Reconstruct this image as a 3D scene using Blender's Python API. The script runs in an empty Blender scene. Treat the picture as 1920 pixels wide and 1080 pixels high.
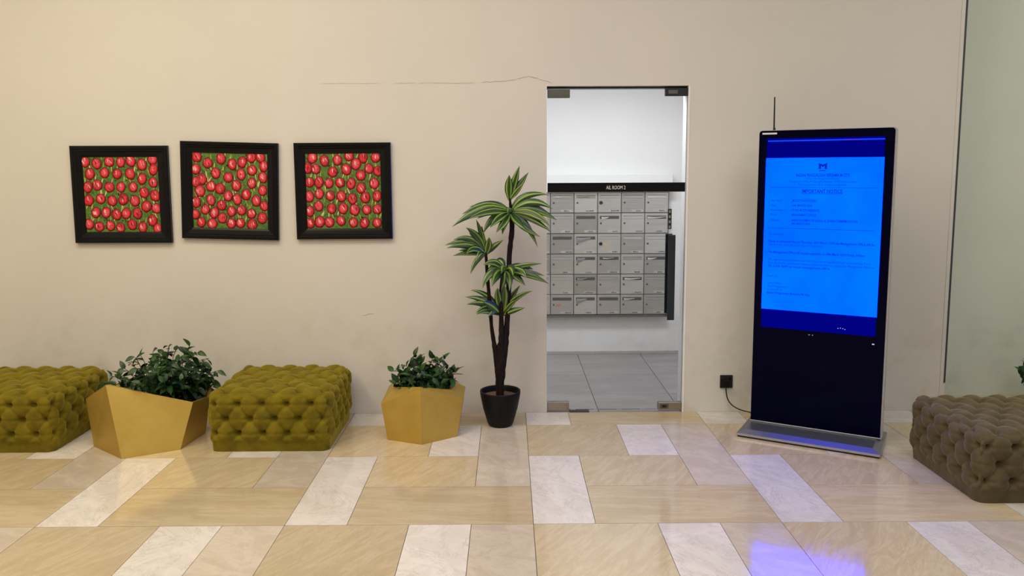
import bpy, bmesh, math, random
from mathutils import Vector, Matrix, noise
random.seed(7)
S = bpy.context.scene
COL = S.collection
PI = math.pi

# ------------------------------------------------------------------ camera, light, exposure
F, YAW, PITCH, ROLL, PPY, CH = 1500.0, .0042, .118, -.0047, 495.8, 1.698
_f = Vector((math.sin(YAW)*math.cos(PITCH), math.cos(YAW)*math.cos(PITCH), -math.sin(PITCH)))
_r = Vector((math.cos(YAW), -math.sin(YAW), 0)); _u = _r.cross(_f)
RT = _r*math.cos(ROLL)+_u*math.sin(ROLL); UP = -_r*math.sin(ROLL)+_u*math.cos(ROLL)
cam_d = bpy.data.cameras.new('camera'); cam = bpy.data.objects.new('camera', cam_d); COL.objects.link(cam)
m = Matrix((RT, UP, -_f)).transposed().to_4x4(); m.translation = (0, 0, CH); cam.matrix_world = m
cam_d.sensor_width = 36; cam_d.lens = F/1920*36; cam_d.shift_y = (PPY-540)/1920
S.camera = cam
S.view_settings.view_transform = 'Standard'; S.view_settings.look = 'None'
S.view_settings.exposure = 0.0; S.view_settings.gamma = 1; S.view_settings.use_curve_mapping = False

w = bpy.data.worlds.new('world'); S.world = w; w.use_nodes = True
w.node_tree.nodes['Background'].inputs[0].default_value = (.9, .95, 1, 1)
w.node_tree.nodes['Background'].inputs[1].default_value = .15

def area(name, loc, size, power, color, target=None, sy=None, spread=PI):
    d = bpy.data.lights.new(name, 'AREA'); d.energy = power; d.color = color; d.size = size; d.spread = spread
    if sy: d.shape = 'RECTANGLE'; d.size_y = sy
    o = bpy.data.objects.new(name, d); COL.objects.link(o); o.location = loc
    dirv = (Vector(target)-Vector(loc)) if target else Vector((0, 0, -1))
    o.rotation_euler = dirv.to_track_quat('-Z', 'Y').to_euler()
    return o
WARM = (1.0, .87, .60); SOFT = (1, .92, .76); NEUT = (1, .96, .88); COOL = (.95, .97, 1)
area('lobby_lamps_and_fill', (-3.2, 3.2, 4.15), 1.2, 54, WARM)
area('lobby_lamps_and_fill', (-1.5, 3.2, 4.15), 1.2, 50, SOFT)
area('lobby_lamps_and_fill', (.3, 3.0, 4.15), 1.2, 30, NEUT)
area('lobby_lamps_and_fill', (2.6, 2.4, 4.15), 1.2, 32, COOL)
area('lobby_lamps_and_fill', (4.9, 4.0, 4.15), .9, 34, (.93, 1, .93))
area('lobby_lamps_and_fill', (-3.4, .2, 4.15), 1.8, 108, WARM)  # unseen warm fill near the camera, added to brighten the lower left wall
area('lobby_lamps_and_fill', (1.8, -.4, 4.15), 1.8, 75, COOL)  # unseen cool fill, added overhead behind the camera
area('mail_room_lamp', (.7, 5.98, 2.55), 1.4, 31, (.97, .97, 1), sy=.4)

# ------------------------------------------------------------------ helpers
def ray(px, py):
    return RT*((px-960)/F) - UP*((py-PPY)/F) + _f
def at(px, py, Y):                       # world point at depth Y
    d = ray(px, py); return Vector((0, 0, CH)) + d*(Y/d.y)

def obj(name, me, mat=None, parent=None, loc=None, rot=None, smooth=False):
    if isinstance(me, bmesh.types.BMesh):
        b = me; me = bpy.data.meshes.new(name); b.normal_update(); b.to_mesh(me); b.free()
        if smooth:
            for p in me.polygons: p.use_smooth = True
    o = bpy.data.objects.new(name, me); COL.objects.link(o)
    if mat is not None:
        if not me.materials: me.materials.append(mat)
        elif me.materials[0] != mat:
            o.material_slots[0].link = 'OBJECT'; o.material_slots[0].material = mat
    if parent: o.parent = parent
    if loc is not None: o.location = loc
    if rot is not None: o.rotation_euler = rot
    return o
def empty(name, loc=(0, 0, 0), rz=0):
    o = bpy.data.objects.new(name, None); COL.objects.link(o); o.location = loc; o.rotation_euler = (0, 0, rz)
    o.empty_display_size = .1; return o
def tag(o, label=None, cat=None, group=None, kind=None):
    if label: o['label'] = label
    if cat: o['category'] = cat
    if group: o['group'] = group
    if kind: o['kind'] = kind
    return o
def box(b, x0, x1, y0, y1, z0, z1, bev=0, seg=2):
    vs = [b.verts.new((x, y, z)) for z in (z0, z1) for y in (y0, y1) for x in (x0, x1)]
    fs = [b.faces.new([vs[i] for i in q]) for q in ((0, 2, 3, 1), (4, 5, 7, 6), (0, 1, 5, 4), (2, 6, 7, 3), (0, 4, 6, 2), (1, 3, 7, 5))]
    if bev:
        es = set(e for f in fs for e in f.edges)
        bmesh.ops.bevel(b, geom=list(es), offset=bev, segments=seg, profile=.5, affect='EDGES')
    return b
def nbox(*a, **k): return box(bmesh.new(), *a, **k)
def tube(b, pts, rads, n=10, cap=True):
    pts = [Vector(p) for p in pts]; rings = []
    if not isinstance(rads, (list, tuple)): rads = [rads]*len(pts)
    ref = Vector((.31, .95, .1)).normalized()
    for i, p in enumerate(pts):
        t = (pts[min(i+1, len(pts)-1)]-pts[max(i-1, 0)]).normalized()
        a = t.cross(ref)
        if a.length < 1e-3: a = t.cross(Vector((1, 0, 0)))
        a.normalize(); c = t.cross(a)
        rings.append([b.verts.new(p+(a*math.cos(2*PI*k/n)+c*math.sin(2*PI*k/n))*rads[i]) for k in range(n)])
    for r0, r1 in zip(rings, rings[1:]):
        for k in range(n): b.faces.new((r0[k], r0[(k+1) % n], r1[(k+1) % n], r1[k]))
    if cap: b.faces.new(rings[0][::-1]); b.faces.new(rings[-1])
    return b
def smooth_path(P, n=6):
    P = [Vector(p) for p in P]; out = []
    for i in range(len(P)-1):
        p0, p1, p2, p3 = P[max(i-1, 0)], P[i], P[i+1], P[min(i+2, len(P)-1)]
        for k in range(n):
            t = k/n
            out.append(.5*((2*p1)+(p2-p0)*t+(2*p0-5*p1+4*p2-p3)*t*t+(3*p1-p0-3*p2+p3)*t**3))
    out.append(P[-1]); return out
def lathe(b, prof, n=40):
    rings = []
    for r, z in prof:
        rings.append([b.verts.new((r*math.cos(2*PI*k/n), r*math.sin(2*PI*k/n), z)) for k in range(n)])
    for r0, r1 in zip(rings, rings[1:]):
        for k in range(n): b.faces.new((r0[k], r0[(k+1) % n], r1[(k+1) % n], r1[k]))
    return b, rings
def text_mesh(lines):
    """lines: (string, x, z, height, align, bold, underline) in the x/z plane, facing -y"""
    b = bmesh.new()
    for s, x, z, h, al, bold, width in lines:
        cu = bpy.data.curves.new('text', 'FONT'); cu.body = s; cu.size = h; cu.align_x = al; cu.resolution_u = 2
        if bold: cu.offset = h*.022
        o = bpy.data.objects.new('text', cu); COL.objects.link(o)
        dg = bpy.context.evaluated_depsgraph_get(); me = bpy.data.meshes.new_from_object(o.evaluated_get(dg))
        sx = 1.0
        if width:
            xs = [v.co.x for v in me.vertices]; sx = width/max(1e-6, max(xs)-min(xs))
        me.transform(Matrix.Translation((x, 0, z)) @ Matrix.Rotation(PI/2, 4, 'X') @ Matrix.Scale(sx, 4, (1, 0, 0)))
        b.from_mesh(me); bpy.data.objects.remove(o); bpy.data.curves.remove(cu); bpy.data.meshes.remove(me)
    return b

# ------------------------------------------------------------------ materials
def srgb(r, g, b):
    f = lambda c: (c/255/12.92) if c <= 10 else (((c/255)+.055)/1.055)**2.4
    return (f(r), f(g), f(b), 1)
class NT:
    def __init__(s, name):
        s.m = bpy.data.materials.new(name); s.m.use_nodes = True; s.t = s.m.node_tree; s.n = s.t.nodes; s.l = s.t.links
        s.p = s.n['Principled BSDF']; s.out = s.n['Material Output']
    def add(s, kind, **k):
        n = s.n.new(kind)
        for a, v in k.items():
            if a.startswith('i_'):
                key = a[2:]; key = int(key) if key.isdigit() else key.replace('_', ' ')
                n.inputs[key].default_value = v
            else: setattr(n, a, v)
        return n
    def link(s, a, b): s.l.new(a, b)
    def ramp(s, fac, stops):
        r = s.add('ShaderNodeValToRGB'); e = r.color_ramp.elements
        while len(e) < len(stops): e.new(.5)
        for i, (p, c) in enumerate(stops): e[i].position = p; e[i].color = c
        s.link(fac, r.inputs[0]); return r.outputs[0]
    def noise(s, vec, scale, detail=4, rough=.55, dist=0):
        n = s.add('ShaderNodeTexNoise'); n.inputs['Scale'].default_value = scale; n.inputs['Detail'].default_value = detail
        n.inputs['Roughness'].default_value = rough; n.inputs['Distortion'].default_value = dist
        if vec: s.link(vec, n.inputs['Vector'])
        return n.outputs['Fac']
    def objco(s, scale=(1, 1, 1), rot=(0, 0, 0), rnd=False):
        t = s.add('ShaderNodeTexCoord'); mp = s.add('ShaderNodeMapping'); s.link(t.outputs['Object'], mp.inputs[0])
        mp.inputs['Rotation'].default_value = rot
        m2 = s.add('ShaderNodeMapping'); s.link(mp.outputs[0], m2.inputs[0]); m2.inputs['Scale'].default_value = scale
        if rnd:
            oi = s.add('ShaderNodeObjectInfo'); mu = s.add('ShaderNodeMath', operation='MULTIPLY'); mu.inputs[1].default_value = 37
            s.link(oi.outputs['Random'], mu.inputs[0]); cx = s.add('ShaderNodeCombineXYZ')
            for i in range(3): s.link(mu.outputs[0], cx.inputs[i])
            s.link(cx.outputs[0], mp.inputs['Location'])
        return m2.outputs[0]
    def mix(s, fac, a, b, mode='MIX'):
        n = s.add('ShaderNodeMix', data_type='RGBA', blend_type=mode)
        for sock, v in ((n.inputs['Factor'], fac), (n.inputs['A'], a), (n.inputs['B'], b)): pass
        ins = [i for i in n.inputs if i.enabled]
        for sock, v in zip(ins, (fac, a, b)):
            if hasattr(v, 'is_linked'): s.link(v, sock)
            else: sock.default_value = v
        return [o for o in n.outputs if o.enabled][0]
    def bump(s, h, strength=.2, dist=.01):
        b = s.add('ShaderNodeBump'); b.inputs['Strength'].default_value = strength; b.inputs['Distance'].default_value = dist
        s.link(h, b.inputs['Height']); s.link(b.outputs[0], s.p.inputs['Normal'])
    def set(s, **k):
        for a, v in k.items():
            sk = s.p.inputs[a.replace('_', ' ')]
            if hasattr(v, 'is_linked'): s.link(v, sk)
            else: sk.default_value = v
        return s
def plain(name, col, rough=.5, metal=0, spec=.5, var=.06, scale=30):
    n = NT(name); c = n.noise(n.objco(), scale, 3)
    lo = tuple(x*(1-var) for x in col[:3])+(1,); hi = tuple(min(1, x*(1+var)) for x in col[:3])+(1,)
    n.set(Base_Color=n.ramp(c, [(.3, lo), (.7, hi)]), Roughness=rough, Metallic=metal, Specular_IOR_Level=spec)
    return n.m
M = {}
def mk_wall(name, base, stain):
    n = NT(name); v = n.objco()
    a = n.noise(v, .9, 5, .6); b2 = n.noise(v, 5, 5, .6)
    c = n.ramp(a, [(.35, base), (.62, tuple(x*.955 for x in base[:3])+(1,))])
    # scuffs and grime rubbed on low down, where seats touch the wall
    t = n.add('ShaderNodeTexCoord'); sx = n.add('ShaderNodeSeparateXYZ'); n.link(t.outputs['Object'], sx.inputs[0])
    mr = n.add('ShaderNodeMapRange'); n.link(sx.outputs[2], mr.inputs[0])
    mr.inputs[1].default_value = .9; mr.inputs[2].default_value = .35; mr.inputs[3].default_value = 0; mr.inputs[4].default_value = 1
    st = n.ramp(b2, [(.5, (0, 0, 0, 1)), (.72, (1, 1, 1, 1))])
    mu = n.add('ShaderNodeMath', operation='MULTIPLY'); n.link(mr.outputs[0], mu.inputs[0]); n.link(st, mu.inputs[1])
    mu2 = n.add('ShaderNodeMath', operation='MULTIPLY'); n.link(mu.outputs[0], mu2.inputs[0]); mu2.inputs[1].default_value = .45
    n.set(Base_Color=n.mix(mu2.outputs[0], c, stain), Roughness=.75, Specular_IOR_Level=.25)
    n.bump(n.noise(v, 14, 6), .10, .01)
    return n.m
M['wall'] = mk_wall('cream_plaster', (.635, .605, .560, 1), (.46, .42, .34, 1))
M['wall_green_lit'] = mk_wall('green_lit_plaster', (.60, .63, .56, 1), (.42, .44, .38, 1))  # greenish light on the set back wall is put into its plaster colour
M['white_wall'] = mk_wall('white_plaster', (.80, .80, .81, 1), (.62, .60, .60, 1))
M['ceil'] = plain('ceiling_paint', (.8, .79, .76, 1), .8)
M['grout'] = plain('dark_grout', (.14, .11, .085, 1), .8)
M['crack'] = plain('crack_shadow', (.38, .33, .26, 1), .9)
M['gap'] = plain('dark_gap', (.035, .04, .05, 1), .6)

def mk_tile(name, lo, hi, dark, scale, rot, dist, amt):
    n = NT(name); v = n.objco(scale, (0, 0, rot), True)
    a = n.noise(v, 2.2, 7, .62, dist)
    c = n.ramp(a, [(.30, tuple(x*.96 for x in lo[:3])+(1,)), (.46, lo), (.58, hi), (.70, lo), (.80, hi)])
    b2 = n.noise(v, 1.3, 9, .72, dist*1.6)
    vein = n.ramp(b2, [(.485, (0, 0, 0, 1)), (.5, (1, 1, 1, 1)), (.515, (0, 0, 0, 1))])
    mu = n.add('ShaderNodeMath', operation='MULTIPLY'); n.link(vein, mu.inputs[0]); mu.inputs[1].default_value = amt
    c = n.mix(mu.outputs[0], c, dark)
    oi = n.add('ShaderNodeObjectInfo'); mr = n.add('ShaderNodeMapRange'); n.link(oi.outputs['Random'], mr.inputs[0])
    mr.inputs[3].default_value = .90; mr.inputs[4].default_value = 1.06
    hs = n.add('ShaderNodeHueSaturation'); n.link(mr.outputs[0], hs.inputs['Value']); n.link(c, hs.inputs['Color'])
    n.set(Base_Color=hs.outputs[0], Roughness=.10, Specular_IOR_Level=.75)
    r = n.ramp(n.noise(v, 5, 4), [(.3, (.07, .07, .07, 1)), (.7, (.15, .15, .15, 1))]); n.link(r, n.p.inputs['Roughness'])
    return n.m
BE = ((.485, .385, .24, 1), (.535, .44, .295, 1), (.37, .28, .155, 1))
M['tile_beige_x'] = mk_tile('beige_marble_long_grain', *BE, (1.3, 9, 1), .06, .6, .5)
M['tile_beige_d'] = mk_tile('beige_marble_slanted_grain', *BE, (1.5, 7, 1), -1.0, 1.4, .5)
M['tile_pink'] = mk_tile('pinkish_marble', (.50, .43, .34, 1), (.56, .485, .40, 1), (.36, .29, .24, 1), (2, 3.2, 1), .5, .9, .3)
M['tile_white'] = mk_tile('white_marble', (.62, .575, .53, 1), (.68, .635, .60, 1), (.36, .31, .30, 1), (1.5, 2.2, 1), .8, 1.3, .5)
M['tile_grey'] = mk_tile('grey_floor_tile', (.26, .24, .245, 1), (.30, .28, .285, 1), (.22, .2, .2, 1), (1, 4, 1), 0, .5, .2)
for nd in M['tile_grey'].node_tree.nodes:
    if nd.type == 'BSDF_PRINCIPLED':
        for l in list(nd.inputs['Roughness'].links): M['tile_grey'].node_tree.links.remove(l)
        nd.inputs['Roughness'].default_value = .4

M['black_frame'] = plain('black_lacquer', (.0022, .0022, .003, 1), .28, 0, .22)
M['black_plastic'] = plain('black_plastic', (.008, .008, .010, 1), .45, 0, .4)
M['pot'] = plain('matte_black_pot', (.0035, .0035, .005, 1), .5, 0, .2)
M['soil'] = plain('dry_soil', (.13, .085, .055, 1), .95, 0, .1, .5, 60)
M['trunk'] = None
n = NT('dark_bark'); v = n.objco((1, 1, .25))
n.set(Base_Color=n.ramp(n.noise(v, 60, 5), [(.3, (.004, .003, .003, 1)), (.7, (.018, .009, .008, 1))]), Roughness=.8, Specular_IOR_Level=.15); n.bump(n.noise(v, 80, 5), .5, .01); M['trunk'] = n.m

def mk_gold(name):
    n = NT(name); v = n.objco((1, 1, 8)); v2 = n.objco()
    c = n.ramp(n.noise(v2, 5, 6, .6), [(.3, (.54, .365, .075, 1)), (.7, (.62, .44, .115, 1))])
    n.set(Base_Color=c, Metallic=.84, Roughness=.52, Specular_IOR_Level=.5)
    n.bump(n.noise(n.objco((6, 6, 90)), 8, 3), .05, .003); return n.m
M['gold'] = mk_gold('brushed_gold_metal')

def mk_velvet(name, lo, hi, sheen):
    n = NT(name); v = n.objco()
    c = n.ramp(n.noise(v, 13, 4, .5), [(.25, lo), (.75, hi)])
    n.set(Base_Color=c, Roughness=.85, Specular_IOR_Level=.15, Sheen_Weight=.55, Sheen_Roughness=.4, Sheen_Tint=sheen)
    n.bump(n.noise(v, 45, 5), .25, .008); return n.m
M['velvet_green'] = mk_velvet('olive_green_velvet', (.095, .072, .005, 1), (.205, .158, .008, 1), (.70, .58, .10, 1))
M['velvet_brown'] = mk_velvet('olive_brown_velvet', (.070, .055, .030, 1), (.115, .090, .048, 1), (.60, .50, .28, 1))

def mk_leaf(name, a, b2, rough=.35):
    n = NT(name); oi = n.add('ShaderNodeObjectInfo')
    c = n.ramp(oi.outputs['Random'], [(0, a), (.75, tuple((x+y)/2 for x, y in zip(a, b2))), (1, b2)])
    uv = n.add('ShaderNodeUVMap'); sx = n.add('ShaderNodeSeparateXYZ'); n.link(uv.outputs[0], sx.inputs[0])
    vein = n.ramp(sx.outputs[0], [(.46, (0, 0, 0, 1)), (.5, (1, 1, 1, 1)), (.54, (0, 0, 0, 1))])
    mu = n.add('ShaderNodeMath', operation='MULTIPLY'); n.link(vein, mu.inputs[0]); mu.inputs[1].default_value = .35
    c = n.mix(mu.outputs[0], c, (.10, .17, .06, 1))
    n.set(Base_Color=c, Roughness=rough, Specular_IOR_Level=.3); return n.m
M['leaf'] = mk_leaf('glossy_dark_green_leaf', (.003, .018, .005, 1), (.026, .085, .014, 1))
M['stem'] = plain('green_stem', (.02, .045, .012, 1), .6)
n = NT('variegated_leaf'); uv = n.add('ShaderNodeUVMap'); sx = n.add('ShaderNodeSeparateXYZ'); n.link(uv.outputs[0], sx.inputs[0])
nz = n.noise(n.objco(), 9, 2); ad = n.add('ShaderNodeMath', operation='MULTIPLY_ADD'); n.link(nz, ad.inputs[0]); ad.inputs[1].default_value = .16; n.link(sx.outputs[0], ad.inputs[2])
sb = n.add('ShaderNodeMath', operation='SUBTRACT'); n.link(ad.outputs[0], sb.inputs[0]); sb.inputs[1].default_value = .08
DK = (.006, .030, .010, 1); MD = (.018, .075, .018, 1); LM = (.26, .36, .03, 1)
a_ = n.ramp(sb.outputs[0], [(.0, DK), (.10, DK), (.17, LM), (.25, LM), (.31, MD), (.5, DK), (.68, MD), (.74, LM), (.80, LM), (.86, DK)])
b_ = n.ramp(sb.outputs[0], [(.0, DK), (.22, MD), (.36, MD), (.44, LM), (.56, LM), (.64, MD), (.8, DK)])
c_ = n.ramp(sb.outputs[0], [(.0, DK), (.28, DK), (.33, (.10, .19, .03, 1)), (.38, DK), (.62, MD), (.78, LM), (.88, MD), (.95, DK)])
oi = n.add('ShaderNodeObjectInfo'); f1 = n.add('ShaderNodeMath', operation='GREATER_THAN'); n.link(oi.outputs['Random'], f1.inputs[0]); f1.inputs[1].default_value = .38
f2 = n.add('ShaderNodeMath', operation='GREATER_THAN'); n.link(oi.outputs['Random'], f2.inputs[0]); f2.inputs[1].default_value = .62
n.set(Base_Color=n.mix(f2.outputs[0], n.mix(f1.outputs[0], a_, b_), c_), Roughness=.35)
M['leaf_var'] = n.m

n = NT('brushed_steel'); v = n.objco((1, 1, 30), (0, 0, 0), True); oi = n.add('ShaderNodeObjectInfo')
mr = n.add('ShaderNodeMapRange'); n.link(oi.outputs['Random'], mr.inputs[0]); mr.inputs[3].default_value = .34; mr.inputs[4].default_value = .78
cc = n.add('ShaderNodeCombineColor'); [n.link(mr.outputs[0], cc.inputs[i]) for i in range(3)]
hs = n.mix(.5, cc.outputs[0], n.ramp(n.noise(v, 6, 4), [(.3, (.40, .39, .385, 1)), (.7, (.58, .565, .555, 1))]))
n.set(Base_Color=hs, Metallic=.75, Roughness=.34); M['steel'] = n.m
M['steel_dark'] = plain('dark_steel', (.16, .155, .155, 1), .35, .8)
M['slot'] = plain('dark_slot', (.06, .058, .056, 1), .7)
M['label_plate'] = plain('number_plate', (.50, .49, .48, 1), .5, .3)
M['print'] = plain('black_print', (.02, .02, .022, 1), .6)
M['chrome'] = plain('brushed_patch_metal', (.36, .33, .29, 1), .28, .9)
M['patch_grey'] = plain('satin_grey_metal', (.12, .12, .105, 1), .4, .7)
M['silver'] = plain('silver_aluminium', (.46, .47, .52, 1), .33, .75)
M['base_blue'] = plain('dark_grey_steel', (.22, .235, .28, 1), .30, .75)
M['white_print'] = plain('white_vinyl', (.72, .72, .74, 1), .5)
M['sticker_white'] = plain('paper_white', (.78, .78, .77, 1), .6)
M['paper_grey'] = plain('paper_grey', (.42, .42, .43, 1), .6)
M['green_tape'] = plain('green_tape', (.25, .42, .32, 1), .6)
M['orange_tape'] = plain('orange_tape', (.62, .36, .18, 1), .6)
M['red_tape'] = plain('red_tape', (.50, .16, .14, 1), .6)
n = NT('kiosk_glass_blue_glow'); c = n.noise(n.objco(), 2, 2)
n.set(Base_Color=n.ramp(c, [(.3, (.0006, .0007, .010, 1)), (.7, (.0008, .0009, .012, 1))]), Roughness=.10, Specular_IOR_Level=.05); M['kglass'] = n.m  # blue glow around the screen is put into the black panel's base colour
def emit(name, col, st, var=0):
    n = NT(name); e = n.add('ShaderNodeEmission'); e.inputs[1].default_value = st
    c = n.noise(n.objco(), 2.2, 3)
    n.link(n.ramp(c, [(.35, col), (.65, tuple(x*(1+var) for x in col[:3])+(1,))]), e.inputs[0]); n.link(e.outputs[0], n.out.inputs[0]); return n.m
M['scr_dark'] = emit('screen_backlight_bleed', (.0002, .0005, .21, 1), 1, .1)
M['scr_page'] = emit('screen_notice_page', (.0, .0145, 1.0, 1), 9.5, .45)
M['scr_line'] = emit('screen_top_line', (.004, .05, .9, 1), 1.2, .1)
M['scr_text'] = emit('screen_notice_ink', (.0, .028, .40, 1), 1.0)
M['scr_red'] = emit('screen_red_glow', (.12, .02, .45, 1), 1.0)
M['led'] = emit('indicator_led', (.6, .7, .9, 1), 1.0)
# architectural glass: real see-through pane with fresnel reflection
n = NT('clear_door_glass'); n.n.remove(n.p); g = n.add('ShaderNodeBsdfGlossy'); g.inputs['Roughness'].default_value = .01
t = n.add('ShaderNodeBsdfTransparent'); t.inputs[0].default_value = (.97, .985, .98, 1); fr = n.add('ShaderNodeFresnel'); fr.inputs[0].default_value = 1.45
mx = n.add('ShaderNodeMixShader'); n.link(fr.outputs[0], mx.inputs[0]); n.link(t.outputs[0], mx.inputs[1]); n.link(g.outputs[0], mx.inputs[2]); n.link(mx.outputs[0], n.out.inputs[0]); M['glass'] = n.m
M['glass_edge'] = plain('glass_edge', (.50, .53, .55, 1), .3)
# paint read from a colour attribute with brush-stroke grain
n = NT('oil_paint'); at_ = n.add('ShaderNodeAttribute', attribute_name='paint'); v = n.objco((1, 1, .55), (0, .6, 0))
st = n.noise(v, 75, 4, .7, 1.2); g = n.ramp(st, [(.34, (.22, .12, .13, 1)), (.5, (1, 1, 1, 1)), (.68, (1.0, 1.0, 1.0, 1))])
n.set(Base_Color=n.mix(.85, at_.outputs['Color'], g, 'MULTIPLY'), Roughness=.5, Specular_IOR_Level=.3); n.bump(st, .4, .004); M['paint'] = n.m
n = NT('painted_grass'); v = n.objco((1, 1, .6), (0, .5, 0))
n.set(Base_Color=n.ramp(n.noise(v, 70, 5, .7, 1), [(.28, (.006, .025, .004, 1)), (.45, (.05, .12, .010, 1)), (.58, (.10, .20, .02, 1)), (.72, (.22, .20, .04, 1))]), Roughness=.6); M['grass'] = n.m

# ------------------------------------------------------------------ the room
WY = 5.463            # back wall face
REC = 5.82            # face of the set-back wall on the right
HC = 4.2
DX0, DX1, DZ = .262, 1.224, 2.252
b = bmesh.new()
box(b, -5, DX0, WY, WY+.16, 0, HC); box(b, DX1, 3.057, WY, WY+.16, 0, HC); box(b, DX0, DX1, WY, WY+.16, DZ, HC)
wall_back = tag(obj('wall_back', b, M['wall']), 'long cream plaster wall with a hairline crack behind the pictures and plants', kind='structure')
b = bmesh.new(); box(b, 3.057, 3.40, WY+.16, REC+.16, 0, HC)
box(b, 3.40, 6.0, REC, REC+.16, 0, HC)
b.free()
b = bmesh.new(); box(b, 2.95, 6.0, REC, REC+.16, 0, HC)
tag(obj('wall_right_recess', b, M['wall_green_lit']), 'set back wall at the right end of the lobby, greenish light put into its colour', kind='structure').name = 'wall_right'
b = bmesh.new(); box(b, 2.90, 3.055, WY+.16, REC, 0, HC); tag(obj('wall_return', b, M['wall']), kind='structure')
tag(obj('wall_left', nbox(-5.16, -5, -4, WY+.16, 0, HC), M['wall']), kind='structure')
tag(obj('wall_east', nbox(6, 6.16, -4, REC+.16, 0, HC), M['wall']), kind='structure')
tag(obj('wall_front', nbox(-5.16, 6.16, -4.16, -4, 0, HC), M['wall']), kind='structure')
tag(obj('ceiling', nbox(-5.16, 6.16, -4.16, REC+.16, HC, HC+.12), M['ceil']), kind='structure')
# dark shadow gap down the outside corner
b = bmesh.new(); z = .02
pts = []
tag(obj('trim_1', nbox(3.044, 3.0575, WY-.004, WY+.02, .20, HC), M['gap']), 'dark vertical corner strip between the cream wall and the set back wall', kind='structure')
tag(obj('trim_2', nbox(3.020, 3.044, WY-.003, WY+.01, .0, HC), M['wall']), 'pale corner bead beside the dark strip', kind='structure')
# hairline crack and pry marks, children of the wall
def ribbon(name, pts, wd):
    b = bmesh.new(); prev = None
    for i, (x, zz) in enumerate(pts):
        t = wd*(.35+.65*random.random())
        if i in (0, len(pts)-1): t *= .2
        a, c = b.verts.new((x, WY-.0012, zz+t/2)), b.verts.new((x, WY-.0012, zz-t/2))
        a2, c2 = b.verts.new((x, WY+.002, zz+t/2)), b.verts.new((x, WY+.002, zz-t/2))
        if prev:
            b.faces.new((prev[0], prev[1], c, a)); b.faces.new((prev[0], a, a2, prev[2])); b.faces.new((prev[1], prev[3], c2, c))
        prev = (a, c, a2, c2)
    return obj(name, b, M['crack'], wall_back)
def jag(p0, p1, n, amp):
    return [(p0[0]+(p1[0]-p0[0])*i/n, p0[1]+(p1[1]-p0[1])*i/n+random.uniform(-amp, amp)) for i in range(n+1)]
ribbon('crack', jag((-.76, 2.276), (-.62, 2.277), 6, .003), .004)
ribbon('crack', jag((-.60, 2.276), (-.22, 2.274), 16, .002), .0032)
ribbon('crack', jag((-.18, 2.279), (.06, 2.292), 12, .004), .004)
ribbon('crack', jag((.06, 2.30), (.14, 2.318), 5, .003)+jag((.15, 2.318), (.30, 2.272), 9, .003), .005)
ribbon('crack', jag((-1.25, 2.276), (-.86, 2.274), 12, .0015), .002)
ribbon('crack', jag((-1.02, .70), (-.93, .715), 6, .004), .003)

# floor slab and marble tiles
floor = tag(obj('floor', nbox(-5, 6, -4, REC, -.12, -.008), M['grout']), 'polished floor of beige, pinkish and white marble slabs', kind='structure')
TW = .3; TX0 = .1132
Yr = [5.463, 5.19, 4.609, 4.147, 3.685]
tcache = {}
def tile(k0, k1, y0, y1, mat):
    x0, x1 = TX0+k0*TW, TX0+k1*TW
    if x1 < -4.0 or x0 > 4.4: return
    x0 = max(x0, -5); wd, dp = round(x1-x0, 4), round(y1-y0, 4)
    key = (wd, dp)
    if key not in tcache:
        g = .0014
        bm = nbox(-wd/2+g, wd/2-g, -dp/2+g, dp/2-g, -.008, 0, bev=0)
        me = bpy.data.meshes.new('floor_tile'); bm.to_mesh(me); bm.free(); me.materials.append(M['tile_white']); tcache[key] = me
    o = obj('floor_tile', tcache[key], M[mat], floor, ((x0+x1)/2, (y0+y1)/2, random.uniform(-.0002, .0002)))
for mm in range(-5, 5):
    k = 4*mm
    tile(k, k+1, 5.19, 5.463, 'tile_white'); tile(k+1, k+4, 5.19, 5.463, 'tile_beige_x')
    for top in (5.19, 5.19-1.505):
        yb, yc, yd = top-.581, top-1.043, top-1.505
        tile(k, k+2, yb, top, 'tile_beige_d'); tile(k+2, k+3, yb, top, 'tile_white')
        tile(k+3, k+4, yc, top, 'tile_pink')
        tile(k, k+1, yd, yb, 'tile_white'); tile(k+1, k+3, yc, yb, 'tile_beige_d'); tile(k+1, k+4, yd, yc, 'tile_beige_x')
# the strip of floor in front of the set-back wall
tile(9.82, 14.3, 5.463, REC, 'tile_beige_x')
bm = bmesh.new(); box(bm, -5, 6, -4, 2.178, -.008, 0)
obj('stone_slab', bm, M['tile_beige_x'], floor)

# ------------------------------------------------------------------ mail room behind the glass door
MY = 7.26; MX0, MX1 = -.55, 1.63; MH = 2.6
tag(obj('wall_mail_room_back', nbox(MX0-.1, MX1+.1, MY, MY+.1, 0, MH), M['white_wall']), 'white back wall of the mail room', kind='structure')
tag(obj('wall_mail_room_left', nbox(MX0-.1, MX0, WY+.16, MY, 0, MH), M['white_wall']), kind='structure')
tag(obj('wall_mail_room_right', nbox(MX1, MX1+.1, WY+.16, MY, 0, MH), M['white_wall']), kind='structure')
tag(obj('ceiling_mail_room', nbox(MX0-.1, MX1+.1, WY+.16, MY+.1, MH, MH+.1), M['white_wall']), kind='structure')
tag(obj('baseboard_mail_room', nbox(MX0, MX1, MY-.012, MY, 0, .03, bev=.002, seg=1), M['label_plate']), 'grubby grey joint strip where mail room wall meets floor', kind='structure')
tag(obj('trim_3', nbox(.05, 1.47, MY-.10, MY, 1.494, 1.655, bev=.004, seg=1), M['white_wall']), 'white boxed ledge above the steel mailboxes', kind='structure')
mf = tag(obj('floor_mail_room', nbox(MX0-.1, MX1+.1, WY, MY, -.12, -.008), M['grout']), 'grey tiled mail room floor behind the glass', kind='structure')
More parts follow.
